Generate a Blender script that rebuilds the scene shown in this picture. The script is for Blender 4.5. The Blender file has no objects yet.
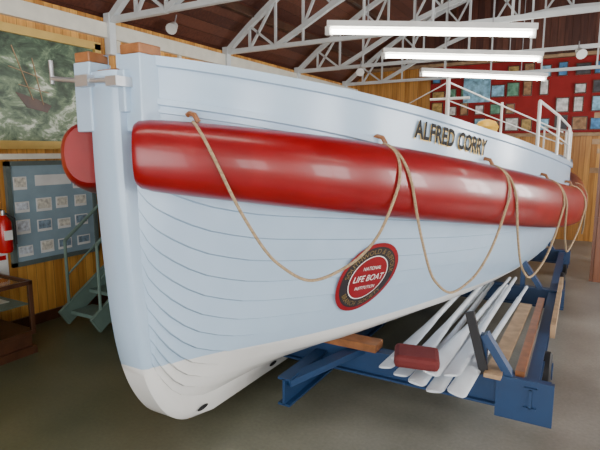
import bpy, math, random
from mathutils import Vector, Matrix
random.seed(4)
S=bpy.context.scene
# ---------------------------------------------------------------- helpers
def link(o): S.collection.objects.link(o); return o
def empty(name,loc=(0,0,0)):
    o=bpy.data.objects.new(name,None); o.location=loc; o.empty_display_size=.2; return link(o)
def nodes(name):
    m=bpy.data.materials.new(name); m.use_nodes=True
    nt=m.node_tree; return m,nt,nt.nodes['Principled BSDF']
def N(nt,t,**kw):
    n=nt.nodes.new(t)
    for k,v in kw.items(): setattr(n,k,v)
    return n
def paint(name,col,rough=.4,metal=0,var=.08,scale=6,bump=.0,emit=0,coat=0):
    m,nt,b=nodes(name)
    tc=N(nt,'ShaderNodeTexCoord'); no=N(nt,'ShaderNodeTexNoise'); no.inputs['Scale'].default_value=scale; no.inputs['Detail'].default_value=5
    nt.links.new(tc.outputs['Object'],no.inputs['Vector'])
    r=N(nt,'ShaderNodeValToRGB'); r.color_ramp.elements[0].position=.3; r.color_ramp.elements[1].position=.7
    r.color_ramp.elements[0].color=[c*(1-var) for c in col]+[1]
    r.color_ramp.elements[1].color=[min(1,c*(1+var)) for c in col]+[1]
    nt.links.new(no.outputs['Fac'],r.inputs['Fac']); nt.links.new(r.outputs['Color'],b.inputs['Base Color'])
    b.inputs['Roughness'].default_value=rough; b.inputs['Metallic'].default_value=metal
    b.inputs['Coat Weight'].default_value=coat
    if bump:
        bp=N(nt,'ShaderNodeBump'); bp.inputs['Strength'].default_value=bump; bp.inputs['Distance'].default_value=.02
        nt.links.new(no.outputs['Fac'],bp.inputs['Height']); nt.links.new(bp.outputs['Normal'],b.inputs['Normal'])
    if emit:
        b.inputs['Emission Color'].default_value=(*col,1); b.inputs['Emission Strength'].default_value=emit
    return m
def boards(name,c1,c2,axis='Y',width=.1,rough=.35,groove=.25):
    m,nt,b=nodes(name)
    tc=N(nt,'ShaderNodeTexCoord'); sp=N(nt,'ShaderNodeSeparateXYZ'); nt.links.new(tc.outputs['Object'],sp.inputs[0])
    dv=N(nt,'ShaderNodeMath',operation='DIVIDE'); nt.links.new(sp.outputs[axis],dv.inputs[0]); dv.inputs[1].default_value=width
    fr=N(nt,'ShaderNodeMath',operation='FRACT'); nt.links.new(dv.outputs[0],fr.inputs[0])
    fl=N(nt,'ShaderNodeMath',operation='FLOOR'); nt.links.new(dv.outputs[0],fl.inputs[0])
    wn=N(nt,'ShaderNodeTexWhiteNoise',noise_dimensions='1D'); nt.links.new(fl.outputs[0],wn.inputs['W'])
    mp=N(nt,'ShaderNodeMapping'); nt.links.new(tc.outputs['Object'],mp.inputs[0])
    sc={'X':(18,18,1.2),'Y':(18,18,1.2),'Z':(1.2,1.2,18)}[axis]; mp.inputs['Scale'].default_value=sc
    no=N(nt,'ShaderNodeTexNoise'); no.inputs['Scale'].default_value=1.5; no.inputs['Detail'].default_value=6; nt.links.new(mp.outputs[0],no.inputs['Vector'])
    ad=N(nt,'ShaderNodeMath',operation='ADD'); nt.links.new(no.outputs['Fac'],ad.inputs[0])
    ml=N(nt,'ShaderNodeMath',operation='MULTIPLY_ADD'); nt.links.new(wn.outputs['Value'],ml.inputs[0]); ml.inputs[1].default_value=.5; ml.inputs[2].default_value=-.25
    nt.links.new(ml.outputs[0],ad.inputs[1])
    r=N(nt,'ShaderNodeValToRGB'); r.color_ramp.elements[0].position=.25; r.color_ramp.elements[1].position=.75
    r.color_ramp.elements[0].color=(*c1,1); r.color_ramp.elements[1].color=(*c2,1); nt.links.new(ad.outputs[0],r.inputs['Fac'])
    g=N(nt,'ShaderNodeValToRGB'); g.color_ramp.elements[0].position=0; g.color_ramp.elements[0].color=(groove,groove,groove,1)
    g.color_ramp.elements[1].position=.09; g.color_ramp.elements[1].color=(1,1,1,1); nt.links.new(fr.outputs[0],g.inputs['Fac'])
    mx=N(nt,'ShaderNodeMix',data_type='RGBA',blend_type='MULTIPLY'); mx.inputs[0].default_value=1
    nt.links.new(r.outputs['Color'],mx.inputs[6]); nt.links.new(g.outputs['Color'],mx.inputs[7]); nt.links.new(mx.outputs[2],b.inputs['Base Color'])
    b.inputs['Roughness'].default_value=rough
    bp=N(nt,'ShaderNodeBump'); bp.inputs['Strength'].default_value=.5; bp.inputs['Distance'].default_value=.01
    nt.links.new(g.outputs['Color'],bp.inputs['Height']); nt.links.new(bp.outputs['Normal'],b.inputs['Normal'])
    return m
class MB:
    def __init__(s): s.v=[];s.f=[];s.m=[];s.mats=[]
    def mi(s,m):
        if m not in s.mats: s.mats.append(m)
        return s.mats.index(m)
    def add(s,vs,fs,m):
        o=len(s.v); s.v+= [tuple(v) for v in vs]; k=s.mi(m)
        for f in fs: s.f.append([i+o for i in f]); s.m.append(k)
    def box(s,lo,hi,m,M=None):
        vs=[Vector((x,y,z)) for x in(lo[0],hi[0]) for y in(lo[1],hi[1]) for z in(lo[2],hi[2])]
        if M: vs=[M@v for v in vs]
        s.add(vs,[(0,1,3,2),(4,6,7,5),(0,4,5,1),(2,3,7,6),(0,2,6,4),(1,5,7,3)],m)
    def beam(s,a,b,w,h,m):
        a=Vector(a);b=Vector(b);d=(b-a).normalized()
        up=Vector((0,0,1)) if abs(d.z)<.95 else Vector((0,1,0))
        x=d.cross(up).normalized(); u=x.cross(d).normalized()
        vs=[p+x*i*w/2+u*j*h/2 for p in(a,b) for i,j in((-1,-1),(1,-1),(1,1),(-1,1))]
        s.add(vs,[(3,2,1,0),(4,5,6,7),(0,1,5,4),(1,2,6,5),(2,3,7,6),(3,0,4,7)],m)
    def tube(s,pts,r,m,n=10,cap=True):
        pts=[Vector(p) for p in pts]; rs=r if isinstance(r,(list,tuple)) else [r]*len(pts)
        vs=[];fs=[]; prev=None
        for i,p in enumerate(pts):
            d=(pts[min(i+1,len(pts)-1)]-pts[max(i-1,0)]).normalized()
            if prev is None:
                up=Vector((0,0,1)) if abs(d.z)<.9 else Vector((1,0,0)); x=d.cross(up).normalized()
            else:
                x=(prev-d*prev.dot(d)).normalized()
            prev=x; y=d.cross(x)
            for k in range(n):
                a=2*math.pi*k/n; vs.append(p+(x*math.cos(a)+y*math.sin(a))*rs[i])
        for i in range(len(pts)-1):
            for k in range(n):
                a=i*n+k;b=i*n+(k+1)%n; fs.append((a,b,b+n,a+n))
        if cap: fs.append(tuple(range(n))[::-1]); fs.append(tuple(range((len(pts)-1)*n,len(pts)*n)))
        s.add(vs,fs,m)
    def obj(s,name,parent=None,smooth=False,bevel=0,loc=None):
        me=bpy.data.meshes.new(name); me.from_pydata(s.v,[],s.f)
        for m in s.mats: me.materials.append(m)
        for p,k in zip(me.polygons,s.m): p.material_index=k; p.use_smooth=smooth
        me.validate(); me.update()
        import bmesh
        bm=bmesh.new(); bm.from_mesh(me); bmesh.ops.recalc_face_normals(bm,faces=bm.faces); bm.to_mesh(me); bm.free()
        o=link(bpy.data.objects.new(name,me))
        if smooth:
            try: me.set_sharp_from_angle(angle=math.radians(40))
            except Exception: pass
        if bevel:
            b=o.modifiers.new('bev','BEVEL'); b.width=bevel; b.segments=2; b.limit_method='ANGLE'
        if parent: o.parent=parent
        if loc: o.location=loc
        return o
def pchip(xs,ys):
    n=len(xs); h=[xs[i+1]-xs[i] for i in range(n-1)]; d=[(ys[i+1]-ys[i])/h[i] for i in range(n-1)]
    m=[0]*n; m[0]=d[0]; m[-1]=d[-1]
    for i in range(1,n-1):
        if d[i-1]*d[i]<=0: m[i]=0
        else:
            w1=2*h[i]+h[i-1]; w2=h[i]+2*h[i-1]; m[i]=(w1+w2)/(w1/d[i-1]+w2/d[i])
    def f(x):
        x=max(xs[0],min(xs[-1],x)); i=0
        while i<n-2 and x>xs[i+1]: i+=1
        t=(x-xs[i])/h[i]; t2=t*t;t3=t2*t
        return (2*t3-3*t2+1)*ys[i]+(t3-2*t2+t)*h[i]*m[i]+(-2*t3+3*t2)*ys[i+1]+(t3-t2)*h[i]*m[i+1]
    return f
# ---------------------------------------------------------------- materials
m_white=paint('white_paint',(.75,.76,.74),.3)
m_truss=paint('truss_grey_paint',(.68,.73,.75),.4)
m_red=paint('red_canvas_paint',(.215,.0013,.004),.3,var=.15,scale=3,bump=.05,coat=.15)
m_blue=paint('trailer_blue_paint',(.012,.045,.125),.42)
m_black=paint('black_rubber',(.012,.012,.014),.6)
m_rope=paint('manila_rope',(.36,.26,.15),.85,scale=60,var=.25,bump=.4)
m_gold=paint('gold_leaf',(.62,.42,.12),.4,.3)
m_oarwhite=paint('oar_white_paint',(.66,.71,.76),.35)
m_varn=paint('varnished_wood',(.28,.11,.04),.35,var=.3,scale=12)
m_ltwood=paint('pale_timber',(.38,.25,.14),.6,var=.25,scale=10)
m_dkwood=paint('dark_wood',(.07,.028,.014),.3,var=.3,scale=10)
m_iron=paint('galvanised_iron',(.5,.52,.55),.35,.7)
m_green=paint('green_grey_paint',(.13,.20,.17),.5)
m_deck=paint('deck_paint',(.55,.6,.62),.5)
m_yellow=paint('yellow_paint',(.8,.45,.04),.4)
m_cream=paint('cream_paint',(.74,.72,.62),.45)
m_dark=paint('dark_void',(.01,.01,.012),.7)
m_exred=paint('extinguisher_red',(.45,.01,.01),.25)
m_emwhite=paint('emblem_white',(.85,.85,.82),.4)
m_emblue=paint('emblem_dark',(.02,.016,.02),.5)
m_letter=paint('letter_black',(.012,.012,.014),.85)
m_emred=paint('emblem_red',(.24,.003,.008),.4)
m_paper=paint('paper',(.7,.71,.69),.7)
m_wall=boards('varnished_matchboard',(.45,.19,.035),(.76,.40,.09),'Y',.11)
m_wallx=boards('varnished_matchboard_x',(.40,.17,.035),(.66,.34,.09),'X',.11)
m_roof=boards('roof_boards',(.07,.023,.016),(.15,.052,.032),'X',.14,.5)
m_redwood=boards('stained_partition',(.13,.045,.02),(.22,.08,.035),'X',.12)
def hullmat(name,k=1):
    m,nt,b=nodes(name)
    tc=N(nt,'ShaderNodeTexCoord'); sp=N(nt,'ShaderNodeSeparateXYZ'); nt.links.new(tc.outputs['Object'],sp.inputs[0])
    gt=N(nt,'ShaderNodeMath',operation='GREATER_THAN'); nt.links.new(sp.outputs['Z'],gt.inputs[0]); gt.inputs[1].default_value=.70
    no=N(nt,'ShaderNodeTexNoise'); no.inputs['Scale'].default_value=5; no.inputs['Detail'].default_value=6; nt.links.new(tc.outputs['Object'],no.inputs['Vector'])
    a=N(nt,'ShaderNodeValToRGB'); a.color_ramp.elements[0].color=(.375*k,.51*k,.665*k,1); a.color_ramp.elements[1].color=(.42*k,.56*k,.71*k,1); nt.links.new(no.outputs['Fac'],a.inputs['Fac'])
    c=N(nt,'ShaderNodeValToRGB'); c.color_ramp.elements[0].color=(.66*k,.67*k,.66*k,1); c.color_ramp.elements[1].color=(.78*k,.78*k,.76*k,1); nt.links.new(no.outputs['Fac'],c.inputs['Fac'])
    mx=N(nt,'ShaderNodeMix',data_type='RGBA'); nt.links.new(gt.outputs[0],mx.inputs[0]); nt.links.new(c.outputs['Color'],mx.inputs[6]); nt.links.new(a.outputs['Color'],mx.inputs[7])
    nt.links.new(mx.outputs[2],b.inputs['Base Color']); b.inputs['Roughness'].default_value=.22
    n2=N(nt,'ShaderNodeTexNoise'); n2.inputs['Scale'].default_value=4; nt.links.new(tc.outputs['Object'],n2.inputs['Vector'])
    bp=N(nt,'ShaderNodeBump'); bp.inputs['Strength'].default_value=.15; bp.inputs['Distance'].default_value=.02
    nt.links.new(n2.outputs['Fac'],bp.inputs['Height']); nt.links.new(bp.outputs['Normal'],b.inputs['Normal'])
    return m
m_hull=hullmat('hull_paint'); m_seam_shade=hullmat('hull_seam_shade',.85)  # darker hull colour in the plank grooves, their shade put into the paint
def floormat():
    m,nt,b=nodes('painted_concrete')
    tc=N(nt,'ShaderNodeTexCoord'); sp=N(nt,'ShaderNodeSeparateXYZ'); nt.links.new(tc.outputs['Object'],sp.inputs[0])
    no=N(nt,'ShaderNodeTexNoise'); no.inputs['Scale'].default_value=1.2; no.inputs['Detail'].default_value=8; nt.links.new(tc.outputs['Object'],no.inputs['Vector'])
    n2=N(nt,'ShaderNodeTexNoise'); n2.inputs['Scale'].default_value=40; n2.inputs['Detail'].default_value=4; nt.links.new(tc.outputs['Object'],n2.inputs['Vector'])
    a=N(nt,'ShaderNodeValToRGB'); a.color_ramp.elements[0].position=.3;a.color_ramp.elements[1].position=.7
    a.color_ramp.elements[0].color=(.20,.19,.165,1); a.color_ramp.elements[1].color=(.38,.36,.32,1); nt.links.new(no.outputs['Fac'],a.inputs['Fac'])
    g=N(nt,'ShaderNodeValToRGB'); g.color_ramp.elements[0].position=.3;g.color_ramp.elements[1].position=.7
    g.color_ramp.elements[0].color=(.10,.115,.06,1); g.color_ramp.elements[1].color=(.18,.19,.11,1); nt.links.new(no.outputs['Fac'],g.inputs['Fac'])
    mr=N(nt,'ShaderNodeMapRange'); nt.links.new(sp.outputs['X'],mr.inputs[0]); mr.inputs[1].default_value=-3.2; mr.inputs[2].default_value=0
    mx=N(nt,'ShaderNodeMix',data_type='RGBA'); nt.links.new(mr.outputs[0],mx.inputs[0]); nt.links.new(g.outputs['Color'],mx.inputs[6]); nt.links.new(a.outputs['Color'],mx.inputs[7])
    m2=N(nt,'ShaderNodeMix',data_type='RGBA',blend_type='MULTIPLY'); m2.inputs[0].default_value=.4; nt.links.new(mx.outputs[2],m2.inputs[6]); nt.links.new(n2.outputs['Fac'],m2.inputs[7])
    nt.links.new(m2.outputs[2],b.inputs['Base Color'])
    r=N(nt,'ShaderNodeMapRange'); nt.links.new(no.outputs['Fac'],r.inputs[0]); r.inputs[3].default_value=.25; r.inputs[4].default_value=.5; nt.links.new(r.outputs[0],b.inputs['Roughness'])
    return m
m_floor=floormat()
def seamat():
    m,nt,b=nodes('storm_painting')
    tc=N(nt,'ShaderNodeTexCoord'); mp=N(nt,'ShaderNodeMapping'); nt.links.new(tc.outputs['Object'],mp.inputs[0]); mp.inputs['Scale'].default_value=(1,1.2,2.0); mp.inputs['Rotation'].default_value=(.5,0,0)
    no=N(nt,'ShaderNodeTexNoise'); no.inputs['Scale'].default_value=3.0; no.inputs['Detail'].default_value=12; no.inputs['Roughness'].default_value=.68; no.inputs['Distortion'].default_value=.5; nt.links.new(mp.outputs[0],no.inputs['Vector'])
    sp=N(nt,'ShaderNodeSeparateXYZ'); nt.links.new(tc.outputs['Object'],sp.inputs[0])
    mr=N(nt,'ShaderNodeMapRange'); nt.links.new(sp.outputs['Z'],mr.inputs[0]); mr.inputs[1].default_value=2.05; mr.inputs[2].default_value=2.9; mr.inputs[3].default_value=.10; mr.inputs[4].default_value=-.03
    ad=N(nt,'ShaderNodeMath',operation='ADD'); nt.links.new(no.outputs['Fac'],ad.inputs[0]); nt.links.new(mr.outputs[0],ad.inputs[1])
    r=N(nt,'ShaderNodeValToRGB'); e=r.color_ramp.elements
    e[0].position=.36;e[0].color=(.02,.035,.02,1); e[1].position=.66;e[1].color=(.75,.8,.68,1)
    x=e.new(.48);x.color=(.07,.12,.07,1); x=e.new(.58);x.color=(.22,.31,.18,1)
    nt.links.new(ad.outputs[0],r.inputs['Fac']); nt.links.new(r.outputs['Color'],b.inputs['Base Color']); b.inputs['Roughness'].default_value=.4
    return m
m_sea=seamat()
def glass():
    m,nt,b=nodes('case_glass'); b.inputs['Base Color'].default_value=(.9,.95,.95,1); b.inputs['Roughness'].default_value=.03; b.inputs['Transmission Weight'].default_value=1; b.inputs['IOR'].default_value=1.1
    return m
m_glass=glass()

# ---------------------------------------------------------------- camera
cam=bpy.data.cameras.new('camera'); co=link(bpy.data.objects.new('camera',cam)); S.camera=co
cam.lens=30; cam.sensor_width=36; co.location=(0,0,2.0)
co.rotation_euler=(math.radians(90-8.53),0,math.radians(29.4)); cam.clip_start=.05

# ---------------------------------------------------------------- room
XL,XR,YF,YB=-5.42,4.6,-3.2,12.6
b=MB(); b.box((XL-.1,YF-.1,-.1),(XR+.1,YB+.1,0),m_floor); b.obj('floor')
b=MB(); b.box((XL-.12,YF,0),(XL,YB,3.65),m_wall); b.obj('wall_left')
b=MB(); b.box((XR,YF,0),(XR+.12,YB,1.1),m_wall); b.box((XR,YF,2.9),(XR+.12,YB,3.65),m_wall)
wy=[-1.5,1.5,4.5,7.5,10.5]; prev=YF
for y in wy: b.box((XR,prev,1.1),(XR+.12,y-.7,2.9),m_wall); prev=y+.7
b.box((XR,prev,1.1),(XR+.12,YB,2.9),m_wall); b.obj('wall_right')
for i,y in enumerate(wy):
    b=MB()
    for a,c in(((y-.7),(y-.64)),((y+.64),(y+.7)),((y-.03),(y+.03))): b.box((XR+.02,a,1.1),(XR+.09,c,2.9),m_cream)
    for z in(1.1,1.98,2.84): b.box((XR+.02,y-.7,z),(XR+.09,y+.7,z+.06),m_cream)
    b.obj('window_%d'%(i+1))
b=MB(); b.box((XL-.1,YB,0),(XR+.1,YB+.12,4.05),m_wallx); b.box((XL-.1,YB,4.05),(XR+.1,YB+.12,6),m_roof); b.obj('wall_back')  # upper wall in dark roof boards, shade under the roof painted by colour
b=MB(); b.box((XL-.1,YF-.12,0),(-3.4,YF,6),m_wallx); b.box((3.2,YF-.12,0),(XR+.1,YF,6),m_wallx); b.box((-3.4,YF-.12,3.2),(3.2,YF,6),m_wallx); b.obj('wall_front')
def roofz(x):
    t=abs((x+.41)/5.15); return 3.62+2.1*(1-t**2.1)
xs=[XL-.12+(XR-XL+.24)*i/28 for i in range(29)]
b=MB(); vs=[];fs=[]
for x in xs:
    z=roofz(x)
    vs+=[(x,YF-.12,z),(x,YB+.12,z),(x,YF-.12,z+.1),(x,YB+.12,z+.1)]
for i in range(28):
    a=i*4; c=a+4; fs+=[(a,a+1,c+1,c),(a+2,c+2,c+3,a+3)]
b.add(vs,fs,m_roof); b.obj('ceiling')
b=MB(); b.box((XL,YF,3.40),(XL+.07,YB,3.58),m_cream); b.obj('trim_1')
b=MB(); b.box((XL,YF,1.9),(XL+.03,YB,1.96),m_cream); b.obj('trim_2')
b=MB(); b.box((XL,YF,0),(XL+.03,YB,.12),m_dkwood); b.obj('baseboard_left')
b=MB()
for y in(4.75,5.9,7.15,8.35,9.6,10.8,12.0): b.box((XL,y-.03,1.96),(XL+.035,y+.03,3.40),m_cream)
b.obj('trim_3')
b=MB()
for x in(-4.8,-3.9,-2.9,-1.8,-.7,.4,1.5,2.5,3.4): b.box((x-.04,YF,roofz(x)-.12),(x+.04,YB,roofz(x)-.005),m_dkwood)
b.obj('roof_purlins')
def truss(y):
    b=MB()
    def zc(x): return roofz(x)-.17
    X=[XL+.04+(XR-XL-.08)*i/20 for i in range(21)]
    for i in range(20): b.beam((X[i],y,zc(X[i])),(X[i+1],y,zc(X[i+1])),.08,.08,m_truss)
    ins=lambda x: max(3.62, 3.62+1.2*(1-abs((x+.41)/3.9)**2))
    for i in range(20):
        b.beam((X[i],y,ins(X[i])),(X[i+1],y,ins(X[i+1])),.07,.07,m_truss)
    b.beam((XL+.02,y,3.62),(XR-.02,y,3.62),.06,.06,m_truss)
    for i in range(1,20):
        if abs(zc(X[i])-ins(X[i]))>.15:
            b.beam((X[i],y,ins(X[i])),(X[i],y,zc(X[i])),.035,.035,m_truss)
            j=i+1 if i%2 else i-1
            b.beam((X[i],y,ins(X[i])),(X[j],y,zc(X[j])),.035,.035,m_truss)
    for k in range(3,18,2): b.beam((X[k],y,3.62),(X[k],y,ins(X[k])),.03,.03,m_truss)
    for x in(XL+.06,XR-.06): b.box((x-.05,y-.05,3.2),(x+.05,y+.05,3.7),m_truss)
    b.obj('roof_truss')
for y in(-.2,2.2,4.6,7.0,9.4,11.8): truss(y)
b=MB()
for y in(4.6,7.0,9.4):
    for x0,x1 in((-3.4,-1.2),(-1.2,-3.4),(1,3),(3,1)): b.beam((x0,y,roofz(x0)-.2),(x1,y+2.4,roofz(x1)-.2),.03,.03,m_truss)
b.obj('roof_bracing')

m_tube=paint('fluorescent_tube',(1,.97,.88),.4,emit=18)
def fluo(a,c):
    a=Vector(a);c=Vector(c); b=MB(); b.beam(a+Vector((0,0,.07)),c+Vector((0,0,.07)),.16,.06,m_white)
    d=(c-a).normalized(); n=Vector((-d.y,d.x,0))
    for s in(-.04,.04): b.tube([a+d*.05+n*s,c-d*.05+n*s],.019,m_tube,8)
    for p in(a+d*.02,c-d*.02): b.box((p.x-.03,p.y-.03,p.z-.04),(p.x+.03,p.y+.03,p.z+.05),m_white)
    for k in(.2,.8):
        p=a.lerp(c,k); b.tube([p+Vector((0,0,.08)),(p.x,p.y,roofz(p.x)-.02)],.008,m_iron,6)
    b.obj('fluorescent_light')
fl=[((-2.55,5.12,3.28),(-.56,6.14,3.23)),((-2.60,7.0,3.32),(-.63,8.05,3.26)),((-2.66,9.1,3.34),(-.7,10.2,3.25)),
    ((-2.6,1.0,3.35),(-.5,2.1,3.35)),((1.6,1.6,3.35),(3.7,2.7,3.35)),((1.6,6.0,3.35),(3.7,7.1,3.35)),((-.2,-1.8,3.35),(1.9,-.7,3.35))]
for a,c in fl: fluo(a,c)

# ---------------------------------------------------------------- lifeboat
L=10.4
bw=pchip([0,.15,.4,1,2,3,4,5.5,7,8.5,9.6,L],[.10,.16,.30,.67,1.13,1.48,1.74,1.93,1.9,1.55,.85,.1])
bf=pchip([0,.15,.4,1,2,3,4,5.5,7,8.5,9.6,L],[.10,.29,.55,1.03,1.52,1.83,2.0,2.14,2.11,1.76,1.0,.1])
bg=pchip([0,.15,.4,1,2,3,4,5.5,7,8.5,9.6,L],[.10,.31,.58,1.07,1.57,1.87,2.04,2.15,2.12,1.77,1.02,.1])
zg=pchip([0,.7,1.35,2.2,4.5,6,8,L],[2.50,2.38,2.27,2.13,1.88,1.79,1.89,2.25])
zf=pchip([0,.7,1.35,2.4,4.7,6,8,L],[1.98,1.87,1.77,1.62,1.35,1.28,1.42,1.8])
zr=pchip([0,.05,.1,.18,.3,.6,L-.5,L],[1.0,.74,.62,.5,.38,.28,.26,.5])
fb=pchip([0,1.5,L-1.5,L],[.6,.93,.93,.6])
_c={}
def sec(s):
    k=round(s,4)
    if k not in _c:
        r=zr(s);w=bw(s);f=bf(s);z=zf(s)
        kn=[(r,.09)]
        for zz,bb in(((r+.61)/2,.09+(w-.09)*.5*(fb(s)/.93)),(.615,.09+(w-.09)*fb(s)),(.72,w),((.72+z)/2,w+(f-w)*.62),(z,f),(zg(s),bg(s))):
            if zz>kn[-1][0]+.02: kn.append((zz,bb))
        _c[k]=pchip([a for a,_ in kn],[c for _,c in kn])
    return _c[k]
def hb(s,z): return sec(s)(z)
boat=empty('lifeboat',(-2.3,1.98,0))
ss=[0,.025,.05,.075,.1,.15,.22,.3,.4,.5,.62,.75,.9]+[1.05+i*.17 for i in range(46)]
ss=[s for s in ss if s<8.7]+[8.8,9,9.2,9.4,9.6,9.8,10,10.15,10.27,10.35,L]
NP=17
PT=[0,.25,.5,.75,.945,.97]
vr=[]
for k in range(NP):
    for t in PT: vr.append((k,t))
vr.append((NP,0))
def hz(s,v): return zr(s)+(zg(s)-zr(s))*v**1.35
b=MB(); vs=[];fs=[];fsm=[]; nr=len(vr)
for side in(1,-1):
    o=len(vs)
    for s in ss:
        en=min(1,s/.15)*min(1,(L-s)/.3)
        for k,t in vr:
            v=(k+t)/NP; z=hz(s,v); w=hb(s,z)
            if z<zf(s):
                w+=(.018*(1-t) if t<.95 else -.004)*en
            vs.append((side*w,s,z))
    for i in range(len(ss)-1):
        for j in range(nr-1):
            a=o+i*nr+j; f=(a,a+nr,a+nr+1,a+1)
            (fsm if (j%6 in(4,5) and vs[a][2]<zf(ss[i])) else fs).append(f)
b.v=[tuple(v) for v in vs]
k=b.mi(m_hull); b.f+= [list(f) for f in fs]; b.m+=[k]*len(fs)
k=b.mi(m_seam_shade); b.f+= [list(f) for f in fsm]; b.m+=[k]*len(fsm)
h=b.obj('hull_planking',boat,smooth=True)
try: h.data.set_sharp_from_angle(angle=math.radians(20))
except Exception: pass
b=MB()
def strip(rows,m):
    n=len(rows[0]); vs=[p for r in rows for p in r]; fs=[]
    for i in range(len(rows)-1):
        for j in range(n-1): a=i*n+j; fs.append((a,a+1,a+n+1,a+n))
    b.add(vs,fs,m)
for sd in(1,-1):
    strip([[(sd*(bg(s)+.0),s,zg(s)-.035),(sd*(bg(s)+.022),s,zg(s)-.03),(sd*(bg(s)+.022),s,zg(s)+.02),(sd*max(0,bg(s)-.07),s,zg(s)+.02),(sd*max(0,bg(s)-.07),s,zg(s)-.03),(sd*max(0,bg(s)-.05),s,zg(s)-.33)] for s in ss],m_hull)
b.obj('gunwale',boat,smooth=True)
b=MB(); strip([[(k*max(0,bg(s)-.04),s,zg(s)-.32+.05*(1-k*k)) for k in(-1,-.6,-.2,.2,.6,1)] for s in ss],m_deck); b.obj('deck',boat,smooth=True)
b=MB()
so=pchip([0,.6,1.5,2.5,L],[.30,.28,.225,.18,.18])
for sd in(1,-1):
    for off,th,hh in((.0,.026,.022),(-.05,.016,.012)):
        rows=[]
        for s in ss:
            z=zf(s)+so(s)+off; w=hb(s,min(z,zg(s)-.02))
            rows.append([(sd*(w-.01),s,z-hh),(sd*(w+th),s,z-hh*.7),(sd*(w+th),s,z+hh*.7),(sd*(w-.01),s,z+hh)])
        strip(rows,m_hull)
b.obj('rubbing_strake',boat,smooth=True)
T=[0,1,2,3,4,5,6,7,8,9]
py=pchip(T,[-.09,-.09,-.07,-.035,.0,.05,.125,.23,.38,.62]); pz=pchip(T,[2.42,2.0,1.5,1.0,.78,.6,.44,.30,.205,.15])
iy=pchip(T,[.1,.1,.1,.14,.18,.24,.32,.42,.52,.70]); iz=pchip(T,[2.42,2.0,1.5,1.04,.86,.70,.57,.47,.38,.3])
P=[(py(i/4),pz(i/4),.125,iy(i/4),iz(i/4)) for i in range(37)]
for k in range(1,10): y=.62+k*(L-1.24)/9; P.append((y,.14,.13,y+.02,.3))
P+=[(L-.2,.18,.12,L-.3,.3),(L+.02,.4,.12,L-.12,.5),(L+.12,2.25,.12,L-.08,2.25)]
b=MB(); vs=[];fs=[]
for y,z,w,yy,zz in P:
    vs+=[(-w*.7,y,z),(w*.7,y,z),(w*.93,y+(yy-y)*.12,z+(zz-z)*.12),(w,y+(yy-y)*.35,z+(zz-z)*.35),(w*.97,yy,zz),(-w*.97,yy,zz),(-w,y+(yy-y)*.35,z+(zz-z)*.35),(-w*.93,y+(yy-y)*.12,z+(zz-z)*.12)]
n=len(P)
for i in range(n-1):
    for k in range(8): a=i*8+k; c=i*8+(k+1)%8; fs.append((a,c,c+8,a+8))
fs+=[tuple(range(8)),tuple(range((n-1)*8,n*8))]
b.add(vs,fs,m_hull); b.obj('stem_and_keel',boat,smooth=True)
b=MB()
for y,z in((.50,.245),(1.40,.215)):
    vs=[(.1345,y+.055*math.cos(a),z+.016*math.sin(a)) for a in[2*math.pi*k/16 for k in range(16)]]
    b.add(vs,[tuple(range(16))],m_dark)
b.obj('keel_slots',boat)
b=MB()
for x0,x1,y0,y1,zt in((-.20,-.07,-.10,.05,2.53),(.08,.24,-.03,.14,2.56)):
    b.box((x0,y0,2.1),(x1,y1,zt-.055),m_hull); b.box((x0+.006,y0+.006,zt-.055),(x1-.006,y1-.006,zt),m_varn)
b.box((-.12,-.07,2.2),(.16,.2,2.42),m_hull); b.box((-.075,-.05,2.42),(.085,.1,2.435),m_varn)
b.obj('bow_timber_heads',boat,bevel=.018)
b=MB()
b.tube([(.16,-.12,2.36),(-.1,-.12,2.37),(-.36,-.12,2.40)],.014,m_iron)
b.tube([(-.36,-.12,2.37),(-.365,-.12,2.50)],.012,m_iron)
b.box((-.14,-.14,2.34),(-.04,-.09,2.40),m_iron); b.box((.1,-.14,2.33),(.18,0,2.38),m_iron)
b.obj('bow_roller_crank',boat,smooth=True)
FR=pchip([0,.3,1.2,L-1.2,L-.3,L],[.19,.21,.235,.24,.2,.18]); FA=.17
def fbase(s):
    e=.02; sl=(bf(min(L,s+e))-bf(max(0,s-e)))/((min(L,s+e))-(max(0,s-e)))
    sl=max(-1.6,min(1.6,sl)); n=Vector((1,-sl,0)).normalized(); return Vector((bf(s),s,0)),n
def fpos(s,d,z,sd=1):
    p,n=fbase(s); q=p+n*d; return Vector((sd*q.x,q.y,z))
b=MB()
fs_=[.03,.045,.08,.13,.2,.3,.45,.6,.8]+[1+i*.22 for i in range(38)]; fs_=[s for s in fs_ if s<9.6]+[9.75,9.9,10.0,10.06]
for sd in(1,-1):
    rows=[]
    nf=len(fs_)
    for i,s in enumerate(fs_):
        e=min(i,nf-1-i); k=[.86,.95,.99,1][min(e,3)]
        row=[]
        for j in range(32):
            a=2*math.pi*j/32; ca,sa=math.cos(a),math.sin(a)
            ca=math.copysign(abs(ca)**.85,ca); sa=math.copysign(abs(sa)**.85,sa)
            row.append(fpos(s,.07+FA*k*ca,zf(s)+FR(s)*k*sa,sd))
        rows.append(row)
    vs=[p for r in rows for p in r]; f=[]
    for i in range(nf-1):
        for j in range(32): a=i*32+j; c=i*32+(j+1)%32; f.append((a,c,c+32,a+32))
    f+= [tuple(range(32)),tuple(range((nf-1)*32,nf*32))]
    b.add(vs,f,m_red)
b.obj('cork_fenders',boat,smooth=True)
def ropept(s,z,sd=1):
    zz=zf(s); r=FR(s)
    if z>=zz:
        t=min(1,(z-zz)/r); d=.07+FA*math.sqrt(max(0,1-t*t))+.012
    else:
        t=min(1,(zz-z)/.8); d=.07+FA+.014-.10*t
    return fpos(s,d,z,sd)
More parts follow.
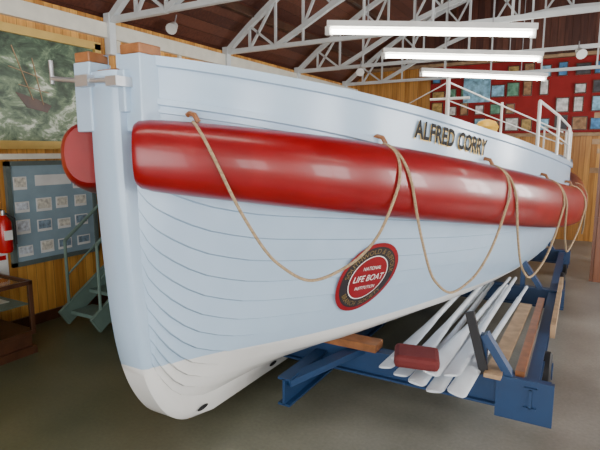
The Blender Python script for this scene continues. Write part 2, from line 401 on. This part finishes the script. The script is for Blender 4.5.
def rope(b,ctrl,r=.0095):
    fs=pchip(list(range(len(ctrl))),[c[0] for c in ctrl]); fz=pchip(list(range(len(ctrl))),[c[1] for c in ctrl])
    n=(len(ctrl)-1)*8; b.tube([ropept(fs(i*(len(ctrl)-1)/n),fz(i*(len(ctrl)-1)/n)) for i in range(n+1)],r,m_rope,8)
b=MB()
def loop(s0,s1,low):
    zt0=zf(s0)+FR(s0); zt1=zf(s1)+FR(s1); zm=low; d=s1-s0
    z0=zf(s0);z1=zf(s1)
    rope(b,[(s0,zt0),(s0+.03*d,zt0-.08),(s0+.07*d,z0),(s0+.18*d,z0-(z0-zm)*.45),(s0+.33*d,zm+.12),(s0+.50*d,zm),(s0+.68*d,zm+.07),(s0+.85*d,zm+(z1-zm)*.45),(s0+.95*d,z1),(s0+.97*d,zt1-.07),(s0+.95*d,zt1)])
loop(.22,1.17,1.23); loop(1.13,2.24,.98); loop(2.2,3.5,.88); loop(3.45,4.9,.9); loop(4.8,6.4,.9)
b.obj('grab_ropes',boat,smooth=True)
b=MB()
for s in(.22,1.13,2.2,3.45,4.85):
    p=fpos(s,.05,zf(s)+FR(s)+.02); b.tube([p+Vector((-.04,0,.02)),p+Vector((-.02,0,.03)),p+Vector((.02,-.01,.02)),p+Vector((.04,0,-.02))],.015,m_varn,8)
b.obj('rope_eyes',boat,smooth=True)

def textmesh(body,name,mat,place,size=1,offset=0.0,spacing=1):
    cu=bpy.data.curves.new(name,'FONT'); cu.body=body; cu.size=size; cu.align_x='CENTER'; cu.align_y='CENTER'; cu.offset=offset; cu.space_character=spacing; cu.resolution_u=3
    o=link(bpy.data.objects.new(name+'_tmp',cu)); bpy.context.view_layer.update()
    me=bpy.data.meshes.new_from_object(o); bpy.data.objects.remove(o)
    xs=[v.co.x for v in me.vertices]; ys=[v.co.y for v in me.vertices]
    w=max(xs)-min(xs); hgt=max(ys)-min(ys); cx=(max(xs)+min(xs))/2; cy=(max(ys)+min(ys))/2
    for v in me.vertices: v.co=place((v.co.x-cx)/w,(v.co.y-cy)/hgt,w,hgt)
    me.materials.clear(); me.materials.append(mat); me.update()
    n=link(bpy.data.objects.new(name,me)); n.parent=boat; return n
def nameplace(off,ds=0,dz=0,sd=1):
    def f(x,y,w,h):
        s=1.77+.78*x+ds; z=zg(s)-.12+.125*y+dz; return Vector((sd*(hb(s,z)+off),s,z))
    return f
textmesh('ALFRED CORRY','name_lettering_shadow',m_gold,nameplace(.006,.006,-.006),offset=.032,spacing=1.12)
textmesh('ALFRED CORRY','name_lettering',m_letter,nameplace(.016),offset=.030,spacing=1.12)
s0,z0=1.28,1.10
def emb(p,q,off):
    s=s0+p*.83*1.14; z=z0+q*.93*1.14; w=hb(s,z)+off; return Vector((w,s,z))
b=MB()
def disc(r0,r1,off,m):
    n=48; vs=[];fs=[]
    R=[max(.001,r0)+(r1-max(.001,r0))*k/4 for k in range(5)]
    for r in R:
        for k in range(n): a=2*math.pi*k/n; vs.append(emb(r*math.cos(a),r*math.sin(a),off))
    for i in range(4):
        for k in range(n): a=i*n+k; c=i*n+(k+1)%n; fs.append((a,c,c+n,a+n))
    b.add(vs,fs,m)
disc(.14,.22,.026,m_emblue); disc(.218,.245,.027,m_emred); disc(.150,.156,.0285,m_emwhite); disc(.0,.15,.0280,m_emred)
b.obj('emblem_disc',boat)
def straight(w_,h_,dy,off):
    return lambda x,y,w,h: emb(x*w_,y*h_+dy,off)
textmesh('LIFE BOAT','emblem_title',m_emwhite,straight(.25,.045,0,.034),offset=.0)
textmesh('NATIONAL','emblem_upper',m_emwhite,straight(.15,.026,.07,.034))
textmesh('INSTITUTION','emblem_lower',m_emwhite,straight(.17,.024,-.07,.034))
m_olive=paint('emblem_ring_letters',(.22,.15,.05),.5)
def arc(top,span,off=.031):
    def f(x,y,w,h):
        r=.187+ (y*.034 if top else -y*.034); a=math.pi/2-x*span if top else -math.pi/2+x*span
        return emb(r*math.cos(a),r*math.sin(a),off)
    return f
textmesh('SOUTHWOLD & SUFFOLK','emblem_ring_upper',m_olive,arc(True,3.0))
textmesh('BRANCH  SOCIETY','emblem_ring_lower',m_olive,arc(False,2.0))
b=MB()
for sd in(1,-1):
    st=[3.3,4.2,5.2,6.4,7.6,8.8]
    top=[]
    for s in st:
        x=sd*(bg(s)-.03); zt=zg(s)+.46
        b.tube([(x,s,zg(s)-.05),(x,s,zt)],.016,m_white,8); top.append((x,s,zt))
    b.tube(top,.014,m_white,8); b.tube([(x,y,z-.22) for x,y,z in top],.008,m_white,6)
b.obj('stern_guard_rails',boat,smooth=True)
b=MB()
b.tube([(.55,5.4,1.5),(.55,5.4,3.02)],[.035,.028],m_white,10)
b.tube([(.3,5.4,2.72),(.85,5.4,2.72)],.018,m_white,8)
b.tube([(.55,5.4,2.95),(1.95,7.8,2.3)],.012,m_white,6); b.tube([(.55,5.4,2.7),(1.95,7.8,2.1)],.008,m_white,6); b.tube([(.55,5.4,2.95),(-1.9,7.6,2.3)],.008,m_white,6)
b.tube([(1.1,6.7,1.5),(1.1,6.7,2.75)],.02,m_white,8)
b.obj('sampson_post',boat,smooth=True)
b=MB(); b.tube([(1.0,6.0,1.4),(1.0,6.0,2.2),(1.0,6.0,2.34),(1.0,6.0,2.42),(1.0,6.0,2.45)],[.1,.12,.17,.12,.03],m_yellow,18); b.obj('ventilator_cowl',boat,smooth=True)
b=MB()
for y in(3.0,4.0,5.2,6.4,7.6): b.box((-1.5,y,1.72),(1.5,y+.22,1.77),m_ltwood)
b.box((.3,4.7,1.5),(1.0,5.2,2.25),m_varn); b.box((.25,4.65,2.25),(1.05,5.25,2.3),m_ltwood)
b.obj('thwarts',boat)

# ---------------------------------------------------------------- trailer
tr=empty('boat_trailer'); b=MB()
def ibeam(a,c,h,w):
    a=Vector(a);c=Vector(c)
    b.beam(a,c,.02,h,m_blue)
    for s in(-1,1): b.beam(a+Vector((0,0,s*h/2)),c+Vector((0,0,s*h/2)),w,.016,m_blue)
for x in(-1.8,-2.8): ibeam((x,2.95,.24),(x,11.2,.24),.2,.1)
for y in(3.58,6.2,8.8): ibeam((-4.33,y,.33),(-.08,y,.33),.2,.1)
for x in(-.2,-4.25): ibeam((x,3.5,.34),(x,9.0,.34),.14,.08)
b.box((-.42,3.52,.16),(-.06,3.56,.46),m_blue)
b.beam((-1.8,3.0,.3),(-1.45,3.6,.42),.1,.05,m_blue)
for y in(3.58,6.2,8.8):
    for sx in(1,-1):
        cx=-2.3
        b.beam((cx+sx*1.98,y,.42),(cx+sx*1.78,y,.72),.09,.05,m_blue)
        b.beam((cx+sx*1.78,y,.42),(cx+sx*1.78,y,.72),.05,.05,m_blue)
b.obj('frame',tr)
b=MB()
for x in(-.16,-4.28):
    for y in(4.5,7.4,9.0):
        r=.19 if y>5 else .16
        b.tube([(x-.05,y,r),(x-.035,y,r),(x+.035,y,r),(x+.05,y,r)],[r*.85,r,r,r*.85],m_black,24)
        b.tube([(x-.06,y,r),(x+.06,y,r)],r*.45,m_blue,16)
b.obj('wheels',tr,smooth=True)
b=MB(); b.beam((-.50,3.52,.45),(-.62,3.52,.88),.06,.03,m_black); b.box((-2.15,3.5,.44),(-1.3,3.66,.5),m_varn); b.obj('bilge_chocks',tr)

oars=empty('oar_bundle'); b=MB()
def oar(a,d,roll,L_=2.9):
    a=Vector(a); d=Vector(d).normalized(); up=Vector((0,0,1)); x=d.cross(up).normalized(); u=x.cross(d)
    x2=x*math.cos(roll)+u*math.sin(roll); u2=-x*math.sin(roll)+u*math.cos(roll)
    st=[(0,.05,.008),(.03,.062,.010),(.4,.058,.012),(.75,.046,.016),(1.0,.028,.022),(1.2,.024,.024),(L_-.5,.024,.024),(L_-.48,.018,.018),(L_,.018,.018)]
    vs=[];fs=[];n=12
    for t,w,h in st:
        for k in range(n):
            q=2*math.pi*k/n; vs.append(a+d*t+x2*w*math.cos(q)+u2*h*math.sin(q))
    for i in range(len(st)-1):
        for k in range(n): p=i*n+k;c=i*n+(k+1)%n; fs.append((p,c,c+n,p+n))
    fs+=[tuple(range(n)),tuple(range((len(st)-1)*n,len(st)*n))]
    b.add(vs,fs,m_oarwhite)
for i,(x,y,z,r) in enumerate([(-1.12,3.22,.475,.2),(-.99,3.16,.47,.1),(-.86,3.08,.475,-.1),(-.73,3.04,.47,.15),(-.60,3.06,.475,-.2),(-1.06,3.30,.53,.3),(-.93,3.24,.525,.2),(-.79,3.16,.53,-.2),(-.66,3.20,.53,.2)]):
    oar((x,y,z),(.03+.02*math.sin(i*2),1,.004),r)
b.obj('oars',oars,smooth=True)
m_maroon=paint('maroon_cloth',(.13,.014,.014),.8,bump=.3)
b=MB(); b.box((-.15,-.11,-.045),(.15,.11,.045),m_maroon); o=b.obj('kneeling_cushion',bevel=.03); o.location=(-.90,3.22,.60); o.rotation_euler=(.1,.05,.3)
b=MB(); b.beam((-.44,3.45,.47),(-.40,5.3,.47),.11,.03,m_ltwood); b.beam((-.28,3.6,.46),(-.28,5.6,.46),.06,.05,m_varn); b.beam((-.13,4.7,.44),(-.13,6.6,.44),.04,.12,m_ltwood); b.obj('timber_planks')

# ---------------------------------------------------------------- left wall things
b=MB(); pz0,pz1,py0,py1=2.03,3.29,1.9,4.40
b.box((XL+.03,py0,pz0),(XL+.05,py1,pz1),m_sea)
for lo,hi in(((py0-.02,pz0-.02),(py1+.02,pz0+.07)),((py0-.02,pz1-.07),(py1+.02,pz1+.02)),((py0-.02,pz0),(py0+.07,pz1)),((py1-.07,pz0),(py1+.02,pz1))):
    b.box((XL+.02,lo[0],lo[1]),(XL+.09,hi[0],hi[1]),m_gold)
x=XL+.055
b.add([(x,3.30,2.62),(x,3.55,2.56),(x,3.72,2.50),(x,3.66,2.42),(x,3.42,2.46)],[(0,1,2,3,4)],m_dkwood)
for a,c in(((3.5,2.55),(3.3,3.1)),((3.62,2.5),(3.52,3.0)),((3.25,2.88),(3.6,2.80)),((3.35,2.7),(3.7,2.64))): b.beam((x,a[0],a[1]),(x,c[0],c[1]),.008,.008,m_ltwood)
b.obj('storm_painting')
b=MB(); m_nb=paint('notice_board_felt',(.24,.34,.40),.8); m_nbf=paint('notice_board_frame',(.10,.13,.12),.5)
b.box((XL+.03,3.14,.74),(XL+.05,4.22,1.86),m_nb)
for lo,hi in(((3.12,.72),(4.24,.77)),((3.12,1.83),(4.24,1.88)),((3.12,.72),(3.17,1.88)),((4.19,.72),(4.24,1.88))): b.box((XL+.02,lo[0],lo[1]),(XL+.07,hi[0],hi[1]),m_nbf)
cards=[paint('card_%d'%i,c,.6,var=.4,scale=25) for i,c in enumerate([(.55,.6,.65),(.2,.28,.35),(.6,.58,.5),(.35,.3,.25)])]
for i in range(4):
    for j in range(4):
        if j==3 and i in(1,2): continue
        y=3.20+i*.245+random.uniform(-.01,.02); z=.83+j*.24+random.uniform(-.01,.02); w=random.uniform(.15,.19); h=random.uniform(.11,.16)
        b.box((XL+.05,y,z),(XL+.056,y+w,z+h),m_paper); b.box((XL+.056,y+.012,z+.03),(XL+.058,y+w-.012,z+h-.012),random.choice(cards))
b.box((XL+.05,3.45,1.6),(XL+.056,3.9,1.72),m_paper)
b.obj('notice_board')
b=MB(); X=XL+.12; Y=3.02
b.tube([(X,Y,.92),(X,Y,.95),(X,Y,1.24),(X,Y,1.29),(X,Y,1.32)],[.06,.075,.075,.05,.025],m_exred,20)
b.tube([(X,Y,1.32),(X,Y,1.37)],.02,m_iron,10); b.beam((X,Y,1.37),(X+.02,Y-.12,1.41),.02,.015,m_black); b.tube([(X,Y+.02,1.34),(X+.05,Y+.09,1.28),(X+.05,Y+.09,1.0)],.01,m_black,8)
b.box((X+.06,Y-.04,1.06),(X+.079,Y+.04,1.16),m_paper); b.box((XL,Y-.03,1.05),(XL+.06,Y+.03,1.2),m_iron)
b.obj('fire_extinguisher',smooth=True)
b=MB(); b.box((XL+.0,2.92,.62),(XL+.02,3.09,.90),m_paper); b.box((XL+.02,2.94,.82),(XL+.022,3.07,.87),m_exred); b.obj('extinguisher_notice')
b=MB(); x0,x1,y0,y1=-5.36,-4.62,1.7,2.86
b.box((x0,y0,.0),(x1,y1,.08),m_dkwood); b.box((x0+.03,y0+.03,.08),(x1-.03,y1-.03,.2),m_dkwood); b.box((x0,y0,.2),(x1,y1,.24),m_dkwood)
for x in(x0,x1-.04):
    for y in(y0,y1-.04): b.box((x,y,.24),(x+.04,y+.04,.72),m_dkwood)
for x in(x0,x1-.03): b.box((x,y0,.70),(x+.03,y1,.74),m_dkwood)
for y in(y0,y1-.03): b.box((x0,y,.70),(x1,y+.03,.74),m_dkwood)
b.box((x0+.03,y0+.03,.5),(x1-.03,y1-.03,.51),m_green)
for k in range(4): b.box((x0+.1,y0+.1+k*.26,.51),(x0+.5,y0+.28+k*.26,.516),m_paper)
dc=b.obj('display_case',bevel=.006)
b=MB(); b.box((x0+.03,y0+.03,.715),(x1-.03,y1-.03,.725),m_glass); b.box((x1-.015,y0+.04,.24),(x1-.01,y1-.04,.70),m_glass); o=b.obj('case_glass'); o.parent=dc
b=MB(); sx=-4.46
for k in range(6):
    y=3.5+k*.26; z=.19*(k+1); b.box((-4.97,y,z-.04),(sx,y+.29,z),m_green); b.box((-4.95,y+.25,z-.16),(sx-.02,y+.27,z-.02),m_green)
for x in(-4.99,sx):
    b.beam((x,3.42,.12),(x,5.1,1.2),.04,.2,m_green)
    for k in(0,3,6): b.tube([(x,3.5+k*.26,.1+.17*k),(x,3.5+k*.26,1.0+.19*k)],.018,m_green,8)
    b.tube([(x,3.5,1.0),(x,5.06,2.14)],.02,m_green,8); b.tube([(x,3.5,.6),(x,5.06,1.74)],.012,m_green,8)
for x in(-4.97,sx-.02): b.box((x,5.02,0),(x+.04,5.06,1.14),m_green)
b.obj('boarding_steps')
for p in((-5.2,5.6,3.75),(-3.9,9.3,3.55),(-.2,9.3,3.55)):
    b=MB(); b.tube([p,(p[0]+.05,p[1]-.12,p[2]-.08)],[.05,.08],m_white,14); b.tube([(p[0],p[1],p[2]),(p[0],p[1]+.05,p[2]+.15)],.01,m_iron,6); b.obj('spot_lamp',smooth=True)

# ---------------------------------------------------------------- back wall displays
m_redcloth=paint('red_display_cloth',(.30,.012,.012),.8)
b=MB(); b.box((-3.4,YB-.06,2.38),(3.6,YB,3.97),m_redcloth)
pal=[paint('poster_%d'%i,c,.6,var=.5,scale=11) for i,c in enumerate([(.7,.7,.66),(.08,.25,.5),(.35,.2,.1),(.06,.06,.07),(.45,.3,.1),(.12,.3,.2),(.25,.5,.7),(.6,.6,.6)])]
for i in range(20):
    for j in range(4):
        if random.random()<.9:
            xx=-3.35+i*.34; zz=2.43+j*.385; w=random.uniform(.18,.31); h=random.uniform(.2,.34)
            b.box((xx,YB-.09,zz),(xx+w,YB-.06,zz+h),m_dkwood); b.box((xx+.02,YB-.095,zz+.02),(xx+w-.02,YB-.09,zz+h-.02),random.choice(pal))
b.box((-2.6,YB-.12,3.1),(-2.0,YB-.1,3.7),pal[6])
b.obj('framed_picture_display')
b=MB()
for z in(2.3,3.98): b.box((-5.3,YB-.12,z),(4.4,YB-.0,z+.07),m_ltwood)
b.obj('picture_rails')
b=MB(); b.box((.2,8.7,0),(2.4,8.76,1.95),m_redwood); b.box((.16,8.66,1.95),(2.44,8.8,2.02),m_ltwood); b.box((.2,8.67,.9),(2.4,8.7,1.0),m_redwood)
b.obj('wooden_partition')
b=MB()
for x in(.3,1.2,2.1): b.box((x,10.2,0),(x+.08,10.28,2.6),m_ltwood)
for z in(1.6,2.1,2.55): b.box((.1,10.18,z),(2.3,10.3,z+.09),m_ltwood)
b.obj('timber_rack')

# ---------------------------------------------------------------- lights
w=bpy.data.worlds.new('World'); S.world=w; w.use_nodes=True
nt=w.node_tree; bg_=nt.nodes['Background']; bg_.inputs[0].default_value=(.75,.87,1,1); bg_.inputs[1].default_value=1.0
def area(name,loc,rot,sx,sy,p,col):
    l=bpy.data.lights.new(name,'AREA'); l.shape='RECTANGLE'; l.size=sx; l.size_y=sy; l.energy=p; l.color=col
    o=link(bpy.data.objects.new(name,l)); o.location=loc; o.rotation_euler=rot; return o
area('doorway_daylight',(0,YF-.3,1.7),(math.radians(90),0,0),6,3,340,(1,.99,.97))
for i,y in enumerate(wy): area('window_daylight',(XR+.2,y,2.0),(0,math.radians(90),0),1.7,1.35,[110,130,190,240,230][i],(1,.99,.97))
print('DONE')
